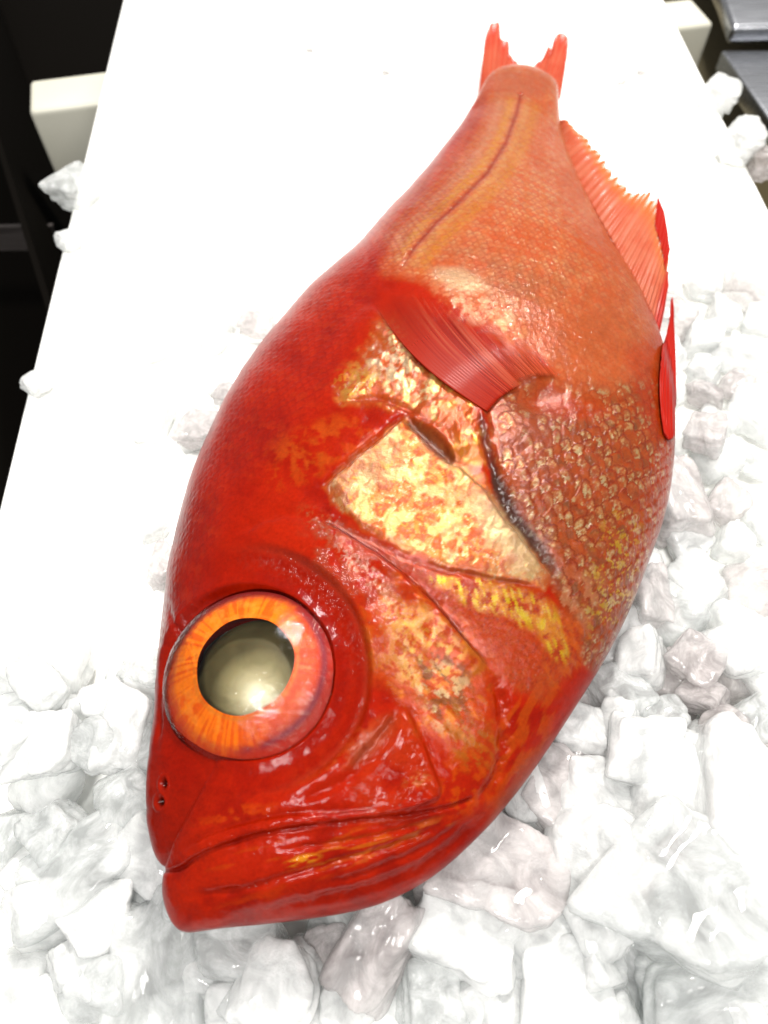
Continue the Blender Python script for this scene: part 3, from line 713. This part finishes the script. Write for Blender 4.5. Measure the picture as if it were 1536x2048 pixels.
def fin(name, base, tip, nq, npp, lift, colf, rays=20, rel=.0004, surf_on=True, curve=None, thin=.0006, jag=0, seed=1, pk=.55):
    """membrane between a base line and a tip line (photo points), ribbed by rays, with real thickness"""
    rng = np.random.RandomState(seed)
    B_ = spline(base, nq); T_ = spline(tip, nq); q = np.linspace(0, 1, nq); p = np.linspace(0, 1, npp)
    jj = np.interp(q, np.linspace(0, 1, rays * 2 + 1), 1 - jag * rng.rand(rays * 2 + 1))
    top = np.zeros((npp, nq, 3)); 
    PU = B_[None] * (1 - (p[:, None] * jj[None])[..., None]) + T_[None] * (p[:, None] * jj[None])[..., None]
    if curve is not None: PU = PU + curve(p[:, None], q[None])
    for i in range(npp):
        for j in range(nq):
            lf = lift(p[i], q[j])
            if surf_on: top[i, j], _ = on_body(PU[i, j, 0], PU[i, j, 1], lf)
            else: top[i, j] = on_plane(PU[i, j, 0], PU[i, j, 1]) + np.array([0, 0, lf])
    if surf_on:      # relax
        for _ in range(3): top[1:-1, 1:-1] = (top[1:-1, 1:-1] * 2 + top[2:, 1:-1] + top[:-2, 1:-1] + top[1:-1, 2:] + top[1:-1, :-2]) / 6
    nn = np.cross(np.gradient(top, axis=1), np.gradient(top, axis=0)); nn /= np.linalg.norm(nn, axis=2)[..., None] + 1e-12
    if nn[..., 2].mean() < 0: nn = -nn
    rb = np.cos(q * rays * 2 * np.pi)[None, :]
    top = top + nn * (rel * rb * (1 - .6 * p[:, None]))[..., None]
    bot = top - nn * thin
    V = np.concatenate([top.reshape(-1, 3), bot.reshape(-1, 3)]) - FO
    n0 = npp * nq; F1 = grid_faces(npp, nq); F2 = grid_faces(npp, nq, n0, True)
    edge = []
    i = np.arange(n0).reshape(npp, nq)
    for line in (i[0], i[:, -1], i[-1][::-1], i[:, 0][::-1]):
        for a, b in zip(line[:-1], line[1:]): edge.append([b, a, a + n0, b + n0])
    PP, QQ = np.meshgrid(p, q, indexing='ij'); col, film = colf(PP, QQ, PU[..., 0], PU[..., 1], rb + 0 * PP)
    return mesh_np(name, V, np.vstack([F1, F2, np.array(edge)]), FIN, fish,
                   attrs={'paint': np.clip(np.concatenate([col.reshape(-1, 3)] * 2) * pk * np.array([1, .9, .65]), 0, 1), 'film': np.concatenate([film.ravel()] * 2)})
def mixc(c, m, col):
    m = np.clip(m, 0, 1)[..., None]; return c * (1 - m) + lin(*col) * m
def pect_col(P_, Q_, uu, vv, rb):
    c = np.empty(P_.shape + (3,)); c[:] = lin(204, 50, 26)
    n_ = fbm(uu, vv, 30, 3, 77)
    c = mixc(c, sstep(.35, 0, P_) * sstep(.2, .8, Q_), (216, 84, 28))
    c = mixc(c, sstep(.4, 1, rb) * .55 * sstep(.25, .8, Q_) * sstep(.1, .3, P_), (228, 112, 76))
    c = mixc(c, sstep(.45, .7, n_) * .4, (206, 56, 34))
    c = mixc(c, sstep(.45, .95, Q_) * sstep(.2, .5, P_) * .5, (222, 98, 70))
    rays_ = fbm(Q_ * 90 + 9, P_ * 2.2 + 3, 1, 3, 81)
    c = mixc(c, sstep(.52, .70, rays_) * .55 * sstep(.12, .3, Q_), (226, 120, 96)); c = mixc(c, sstep(.48, .3, rays_) * .5, (168, 22, 14))
    film = np.clip(.20 + .6 * sstep(.55, .4, rays_) * sstep(.2, .5, Q_) + sstep(.86, 1, Q_) + sstep(.06, 0, P_) * sstep(.3, .6, Q_) * .9 + .95 * sstep(.25, .8, Q_ + .25 * (P_ - .4)) * sstep(.12, .45, P_) * (.75 + .25 * (rb < .3)) + .95 * sstep(.42, .92, P_), 0, 1)
    return c, film
fin("pectoral_fin", [(975, 822), (1000, 795), (1040, 770), (1085, 755), (1140, 762)], [(700, 520), (760, 505), (830, 500), (905, 520), (985, 560)], 360, 60,
    lambda p, q: .0006 + .0030 * math.sin(math.pi * min(1, p * 1.1 + .08)) * (1 - .4 * q), pect_col, rays=40, rel=.00003,
    curve=lambda p, q: np.stack([-22 * np.sin(np.pi * p) * (1 - q), 30 * np.sin(np.pi * p) * (1 - q) * .9], -1) * 1.0, seed=4)
def anal_col(P_, Q_, uu, vv, rb):
    c = np.empty(P_.shape + (3,)); c[:] = lin(240, 140, 120)
    n_ = fbm(uu, vv, 22, 3, 78)
    c = mixc(c, sstep(.45, .65, n_) * .5, (232, 104, 78)); c = mixc(c, sstep(.5, .95, P_) * .85, (244, 150, 70))
    c = mixc(c, sstep(.3, 1, rb) * .3, (226, 92, 62)); c = mixc(c, sstep(.90, .96, Q_) * .9, (222, 40, 40))
    return c, np.clip(.03 + .65 * sstep(.72, 1, P_) * (rb < .2) * sstep(.98, .9, Q_), 0, 1)
fin("anal_fin", [(1112, 250), (1140, 330), (1185, 420), (1235, 510), (1285, 600), (1312, 690)], [(1134, 262), (1182, 305), (1232, 368), (1272, 400), (1312, 405), (1334, 560)], 260, 26,
    lambda p, q: .0015 + .004 * math.sin(math.pi * p * .6), anal_col, rays=30, rel=.00035, surf_on=False, jag=.22, seed=7)
def red_col(P_, Q_, uu, vv, rb):
    c = np.empty(P_.shape + (3,)); c[:] = lin(216, 40, 30); c = mixc(c, sstep(.2, 1, rb) * .4, (226, 60, 44)); return c, np.zeros(P_.shape)
fin("anal_fin_spine", [(1302, 470), (1316, 520), (1322, 560)], [(1308, 412), (1322, 450), (1332, 520)], 40, 14, lambda p, q: .006, red_col, rays=3, surf_on=False)
fin("pelvic_fin", [(1330, 868), (1340, 880), (1349, 872)], [(1338, 612), (1341, 603), (1344, 625)], 50, 60, lambda p, q: .0012 + .0015 * p, red_col, rays=5, surf_on=True,
    curve=lambda p, q: np.stack([(q - .85) * 15 * np.sin(np.pi * np.minimum(1, p * 1.15)) ** .8 + 0 * q, 0 * p * q], -1), rel=.0002)
def tail_col(P_, Q_, uu, vv, rb):
    c = np.empty(P_.shape + (3,)); c[:] = lin(236, 110, 88)
    n_ = fbm(uu, vv, 16, 3, 79)
    c = mixc(c, sstep(.55, .9, P_) * .7, (232, 64, 44)); c = mixc(c, sstep(.2, 1, rb) * .5, (240, 150, 130)); c = mixc(c, sstep(.4, .7, n_) * .4, (228, 78, 58))
    return c, np.clip(.05 + .5 * sstep(.8, 1, P_) * (rb < 0), 0, 1)
tf = fin("tail_fin", [(956, 200), (975, 180), (1010, 165), (1060, 160), (1095, 172), (1122, 190)],
         [(968, 95), (972, 58), (984, 32), (1002, 32), (1004, 60), (1020, 66), (1022, 92), (1036, 108), (1055, 132), (1075, 112), (1092, 98), (1100, 74), (1109, 84), (1113, 56), (1134, 50), (1141, 72), (1134, 118)], 220, 34,
         lambda p, q: -.002 - .002 * p, tail_col, rays=26, rel=.00035, surf_on=False, jag=.06, seed=9)

# ------------------------------------------------------------------ ice
def ice_mat(name, base, warm, trans):
    m = M(name); n_ = m.noise(1.5, 5, .6, dist=.8); nb = m.noise(4.5, 6, .68, dist=.5); nf = m.noise(22, 4, .65)
    m.l(m.ramp(n_.outputs[0], [(.30, tuple(c * .98 for c in warm)), (.6, base)]), m.p.inputs['Base Color'])
    m.p.inputs['Transmission Weight'].default_value = trans * .35
    tp = m.n('ShaderNodeBsdfTransparent'); tp.inputs[0].default_value = (.935, .945, .94, 1); mx = m.n('ShaderNodeMixShader')
    m.l(m.ramp(n_.outputs[0], [(.38, (trans * .85,) * 3), (.70, (trans * .30,) * 3)]), mx.inputs[0]); m.l(m.p.outputs[0], mx.inputs[1]); m.l(tp.outputs[0], mx.inputs[2]); m.l(mx.outputs[0], m.out.inputs[0])
    m.set(Roughness=.16, IOR=1.31, Subsurface_Weight=.5, Subsurface_Scale=.010, Coat_Weight=.6, Coat_Roughness=.04)
    m.p.inputs['Subsurface Radius'].default_value = (1, 1, 1.0)
    b1_ = m.bump(nb.outputs[0], .35, .002); m.l(m.bump(nf.outputs[0], .45, .0008, b1_), m.p.inputs['Normal']); return m.m
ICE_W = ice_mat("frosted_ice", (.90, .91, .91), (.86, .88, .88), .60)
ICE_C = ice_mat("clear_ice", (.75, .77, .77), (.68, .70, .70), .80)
ICE_P = ice_mat("rosy_shade_ice", (.66, .615, .61), (.52, .47, .47), .72)  # darker copy of the ice: pink-grey shade near the fish put into colour
def ico(sub):
    import bmesh
    bm = bmesh.new(); bmesh.ops.create_icosphere(bm, subdivisions=sub, radius=1)
    V = np.array([v_.co[:] for v_ in bm.verts]); F_ = np.array([[x.index for x in f.verts] for f in bm.faces]); bm.free(); return V / np.linalg.norm(V, axis=1)[:, None], F_
IV, IF = ico(5); IV4, IF4 = ico(4)
def chunk_mesh(seed, sharp, rough_, V0, nf=9, pit=0.):
    r = np.random.RandomState(seed); nrm_ = r.randn(nf, 3); nrm_ /= np.linalg.norm(nrm_, axis=1)[:, None]
    box = np.array([[1, 0, 0], [-1, 0, 0], [0, 1, 0], [0, -1, 0], [0, 0, 1], [0, 0, -1]]) + r.randn(6, 3) * .16; box /= np.linalg.norm(box, axis=1)[:, None]
    nrm_ = np.vstack([box, nrm_]); dd_ = np.r_[.70 + .16 * r.rand(6), .86 + .25 * r.rand(nf)]
    c = np.clip(V0 @ nrm_.T, 1e-3, None) / dd_[None]; rad = (c ** sharp).sum(1) ** (-1 / sharp)
    P_ = V0 * rad[:, None]
    def n3d(sc, s): return (vnoise(P_[:, 0] * sc + 40, P_[:, 1] * sc + 40 + 3.7 * P_[:, 2] * sc, s) + vnoise(P_[:, 1] * sc + 80, P_[:, 2] * sc + 60 + 2.9 * P_[:, 0] * sc, s + 1)) / 2 - .5
    h = n3d(1.3, seed + 3) * .26 + n3d(2.6, seed) * .12 + n3d(5, seed + 5) * .05 * rough_ + n3d(12, seed + 9) * .020 * rough_ + n3d(26, seed + 12) * .008 * rough_
    return P_ * (1 + h)[:, None]
BIG = [chunk_mesh(100 + i, (9, 14, 22, 7)[i % 4], (.9, .6, 1.3, .8, 1.5)[i % 5], IV) for i in range(14)]
SMALL = [chunk_mesh(300 + i, (8, 13, 18)[i % 3], (1., .7, 1.4)[i % 3], IV4) for i in range(12)]
GI = "lumps of crushed ice around the fish"
SMESH = []
for i, V_ in enumerate(SMALL):
    for mt in (ICE_W, ICE_C, ICE_P):
        o = mesh_np("ice_chunk", V_, IF4, mt); SMESH.append(o.data); bpy.data.objects.remove(o)
rnd = random.Random(5)
occupied = []
def chunk(uu, vv, w, h, z, rot, label, mat=0, var=0, zs=.8, group=GI):
    """one lump: photo centre, photo size across and down, height of its centre above the board"""
    c = at(uu, vv, z); k = np.linalg.norm(c - CAM) / FPX
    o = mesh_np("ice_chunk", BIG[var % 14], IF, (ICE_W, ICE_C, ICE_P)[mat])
    o.location = c; sx = w * k / 1.56; sy = h * k / 1.56; o.scale = (sx, sy, (sx + sy) / 2 * zs)
    o.rotation_euler = (rnd.uniform(-.25, .25), rnd.uniform(-.25, .25), math.radians(-rot))
    tag(o, label, "ice lump", group); occupied.append((uu, vv, (w + h) / 4)); return o
Z1, Z2 = .022, .036
HAND = [
 # u, v, w, h, z, rot, mat, var, zs, label
 (1107, 1585, 140, 120, .026, 30, 2, 2, .8, "grey pitted ice lump tucked against the fish's throat"),
 (1183, 1518, 135, 105, .020, 20, 2, 0, .8, "smooth rounded grey ice lump behind the pitted one by the throat"),
 (1282, 1505, 150, 130, .026, 10, 0, 1, .8, "bright white angular ice lump right of the rounded grey one"),
 (1245, 1394, 105, 105, .022, -20, 1, 4, .8, "knobbly clear ice lump beside the fish's belly below the gill"),
 (1389, 1317, 80, 90, .026, 30, 2, 5, .8, "small pinkish angular ice lump right of the belly"),
 (1176, 1690, 150, 135, .032, 15, 0, 0, .85, "smooth egg-like white ice lump on top of the pile below the throat"),
 (1341, 1585, 85, 185, .026, 4, 0, 5, .8, "upright finger-shaped white ice lump near the right edge"),
 (1018, 1755, 180, 150, .028, 28, 2, 6, .8, "large blocky grey-pink ice lump below the fish's lower jaw"),
 (935, 1868, 165, 150, .026, 20, 0, 1, .8, "squarish frosted white ice lump left of the round one at the bottom"),
 (1073, 1876, 125, 115, .026, -15, 0, 3, .8, "roundish frosted ice lump between two larger ones below the blocky one"),
 (1190, 1810, 150, 140, .028, -20, 0, 4, .8, "rough white ice lump directly below the smooth egg-like one"),
 (1262, 1935, 125, 165, .018, -25, 1, 5, .7, "smooth translucent grey slab of ice low in the pile at bottom right"),
 (1385, 1800, 225, 210, .036, 35, 1, 6, .8, "biggest clear faceted ice lump with a sharp ridge at lower right"),
 (1000, 1975, 120, 145, .020, 5, 0, 4, .8, "white ice lump cut by the bottom edge below the squarish one"),
 (1138, 1990, 145, 170, .024, 3, 0, 1, .8, "upright rectangular white ice lump at the bottom edge"),
 (1430, 1980, 260, 130, .024, -18, 1, 5, .7, "long flat pale slab of ice in the bottom right corner"),
 (1450, 1610, 170, 220, .030, 20, 0, 2, .8, "large bright lump of ice at the right edge above the ridged one"),
 (868, 2000, 115, 100, .026, 0, 1, 4, .8, "knobbly ice lump at the bottom edge below the teardrop one"),
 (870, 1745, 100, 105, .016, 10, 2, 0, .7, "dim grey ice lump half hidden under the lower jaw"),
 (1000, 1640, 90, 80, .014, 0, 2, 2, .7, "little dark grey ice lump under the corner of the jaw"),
 (748, 1895, 120, 190, .030, 30, 2, 9, .75, "tall teardrop-shaped translucent ice lump below the jaw"),
 (645, 1912, 90, 85, .020, 0, 2, 3, .8, "small round ice lump left of the teardrop one"),
 (475, 1897, 165, 115, .024, 5, 1, 7, .8, "clear ice lump with dark pitted rim below the tip of the jaw"),
 (555, 1985, 130, 130, .028, 15, 0, 8, .8, "blocky bright ice lump with a sparkling face at the bottom edge"),
 (698, 1990, 95, 95, .022, 0, 0, 10, .8, "small cut-off ice lump at the bottom edge beside the blocky one"),
 (335, 1940, 135, 240, .018, -3, 1, 1, .7, "long flat greenish clear slab of ice at bottom left"),
 (165, 1745, 115, 215, .020, 52, 1, 5, .8, "large long white ice lump lying slantwise left of the jaw"),
 (215, 1915, 140, 135, .020, 0, 0, 3, .8, "rounded blown-white ice lump at bottom left"),
 (283, 1775, 80, 110, .016, 15, 1, 2, .7, "grey translucent ice lump touching the tip of the lower jaw"),
 (112, 1490, 100, 98, .024, 2, 0, 6, .8, "neat square white ice lump far left of the eye"),
 (250, 1465, 105, 135, .022, 10, 0, 4, .8, "rough white ice lump between the square one and the snout"),
 (290, 1340, 70, 75, .018, 0, 1, 5, .8, "small clear ice lump left of the eye at the back's edge"),
 (1350, 1000, 100, 165, .014, -8, 2, 9, .75, "large pinkish clear ice lump showing past the fish's belly"),
 (1412, 865, 60, 90, .020, 20, 2, 5, .7, "small pale pink ice lump by the pelvic fin"),
 (1300, 1200, 85, 130, .014, 0, 2, 1, .7, "pale grey ice lump just below the pinkish clear one"),
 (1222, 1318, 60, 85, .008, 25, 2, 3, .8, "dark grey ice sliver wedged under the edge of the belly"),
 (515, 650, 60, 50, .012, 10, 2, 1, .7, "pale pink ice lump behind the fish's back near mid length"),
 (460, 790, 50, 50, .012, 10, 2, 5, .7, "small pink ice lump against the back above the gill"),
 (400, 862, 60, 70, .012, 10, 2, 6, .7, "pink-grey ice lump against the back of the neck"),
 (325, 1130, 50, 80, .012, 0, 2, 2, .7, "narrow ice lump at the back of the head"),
 (160, 380, 58, 70, .006, 25, 1, 6, .8, "faceted clear ice lump hanging over the left edge of the board"),
 (140, 482, 36, 36, .004, 40, 0, 8, .8, "small white ice lump at the board's left edge below the clear one"),
 (72, 765, 42, 46, .005, 30, 0, 3, .8, "little white ice lump alone on the left edge of the board"),
 (1437, 188, 56, 60, .006, 20, 0, 3, .8, "uppermost round ice lump on the right edge of the board"),
 (1485, 285, 60, 75, .008, 30, 0, 8, .8, "second ice lump down the right edge of the board"),
 (772, 140, 14, 16, .002, 0, 2, 3, .6, "tiny rosy ice crumb on the bare board left of the tail"),
 (620, 96, 12, 12, .002, 0, 2, 5, .6, "tiny ice crumb on the bare board near the top, far left of the tail"),
 (1248, 160, 20, 10, .002, -20, 2, 6, .6, "small pinkish ice crumb on the board right of the tail fin"),
 (1290, 140, 24, 11, .002, -15, 2, 2, .6, "flat pinkish ice crumb between the tail fin and the board's right edge"),
 (1528, 325, 46, 50, .004, 0, 2, 2, .8, "pitted grey ice lump at the right border near the board's edge"),
]
for i, (a, b, w, h, z, rot, mt, var, zs, lb) in enumerate(HAND): chunk(a, b, w, h, z, rot, lb, mt, var, zs)

# the lumps packed between and below them
out_px = np.vstack([PIX[0], PIX[3], PIX[1][::-1], PIX[2][::-1]])
fish_xy = [tuple(at(p[0], p[1], .03)[:2]) for p in out_px[::6]]
lx = lambda y: (bo + ax * ((y - bo[1]) / ax[1]))[0]
placed = []
def filler(n, zr, size, region, label, group, mats=(0, 0, 0, 1, 2), sep=.78, clear=False):
    got = 0
    for _ in range(n * 60):
        if got >= n: break
        uu, vv = rnd.uniform(region[0], region[2]), rnd.uniform(region[1], region[3])
        z = rnd.uniform(*zr); s = rnd.uniform(*size); c = at(uu, vv, z)
        if c[0] < lx(c[1]) + s * .6 or c[0] > lx(c[1]) + wid - s * .4: continue
        if any(math.dist((c[0], c[1], z), q[:3]) < sep * (s + q[3]) for q in placed): continue
        if clear and any(math.hypot(uu - q[0], vv - q[1]) < q[2] * .9 for q in occupied): continue
        inf = inside(np.array([c[0]]), np.array([c[1]]), fish_xy)[0]
        if inf and z + s > .018: continue
        placed.append((c[0], c[1], z, s)); got += 1
        o = bpy.data.objects.new("ice_chunk", SMESH[rnd.randrange(12) * 3 + rnd.choice(mats)]); scene.collection.objects.link(o)
        o.location = c; o.scale = (s * rnd.uniform(.8, 1.25), s * rnd.uniform(.8, 1.2), s * rnd.uniform(.7, .95))
        o.rotation_euler = (rnd.uniform(-.5, .5), rnd.uniform(-.5, .5), rnd.uniform(0, 6.28)); tag(o, label, "ice lump", group)
filler(70, (.009, .012), (.012, .016), (700, 1250, 1540, 2060), "ice lump in the packed bottom layer right of the jaw", "bottom ice lumps right of the jaw")
filler(30, (.020, .028), (.009, .013), (950, 1300, 1540, 2060), "small ice lump filling a gap in the pile right of the jaw", "gap-filling ice lumps right of the jaw", clear=True, sep=.6)
filler(45, (.009, .012), (.012, .016), (0, 1330, 720, 2060), "ice lump in the packed bottom layer left of the head", "bottom ice lumps left of the head", (0, 0, 0, 0, 1))
filler(18, (.019, .026), (.009, .012), (0, 1350, 700, 2060), "small ice lump filling a gap in the pile left of the jaw", "gap-filling ice lumps left of the jaw", (0, 0, 0, 1), clear=True, sep=.6)
filler(20, (.003, .006), (.008, .012), (250, 560, 700, 1250), "blown-out white ice lump on the board behind the fish's back", "bright ice lumps behind the back", (0, 0, 0, 0, 2))
filler(45, (.006, .010), (.009, .014), (1180, 560, 1540, 1300), "blown-out white ice lump on the board below the fish's belly", "bright ice lumps below the belly", (0, 0, 0, 0, 2))
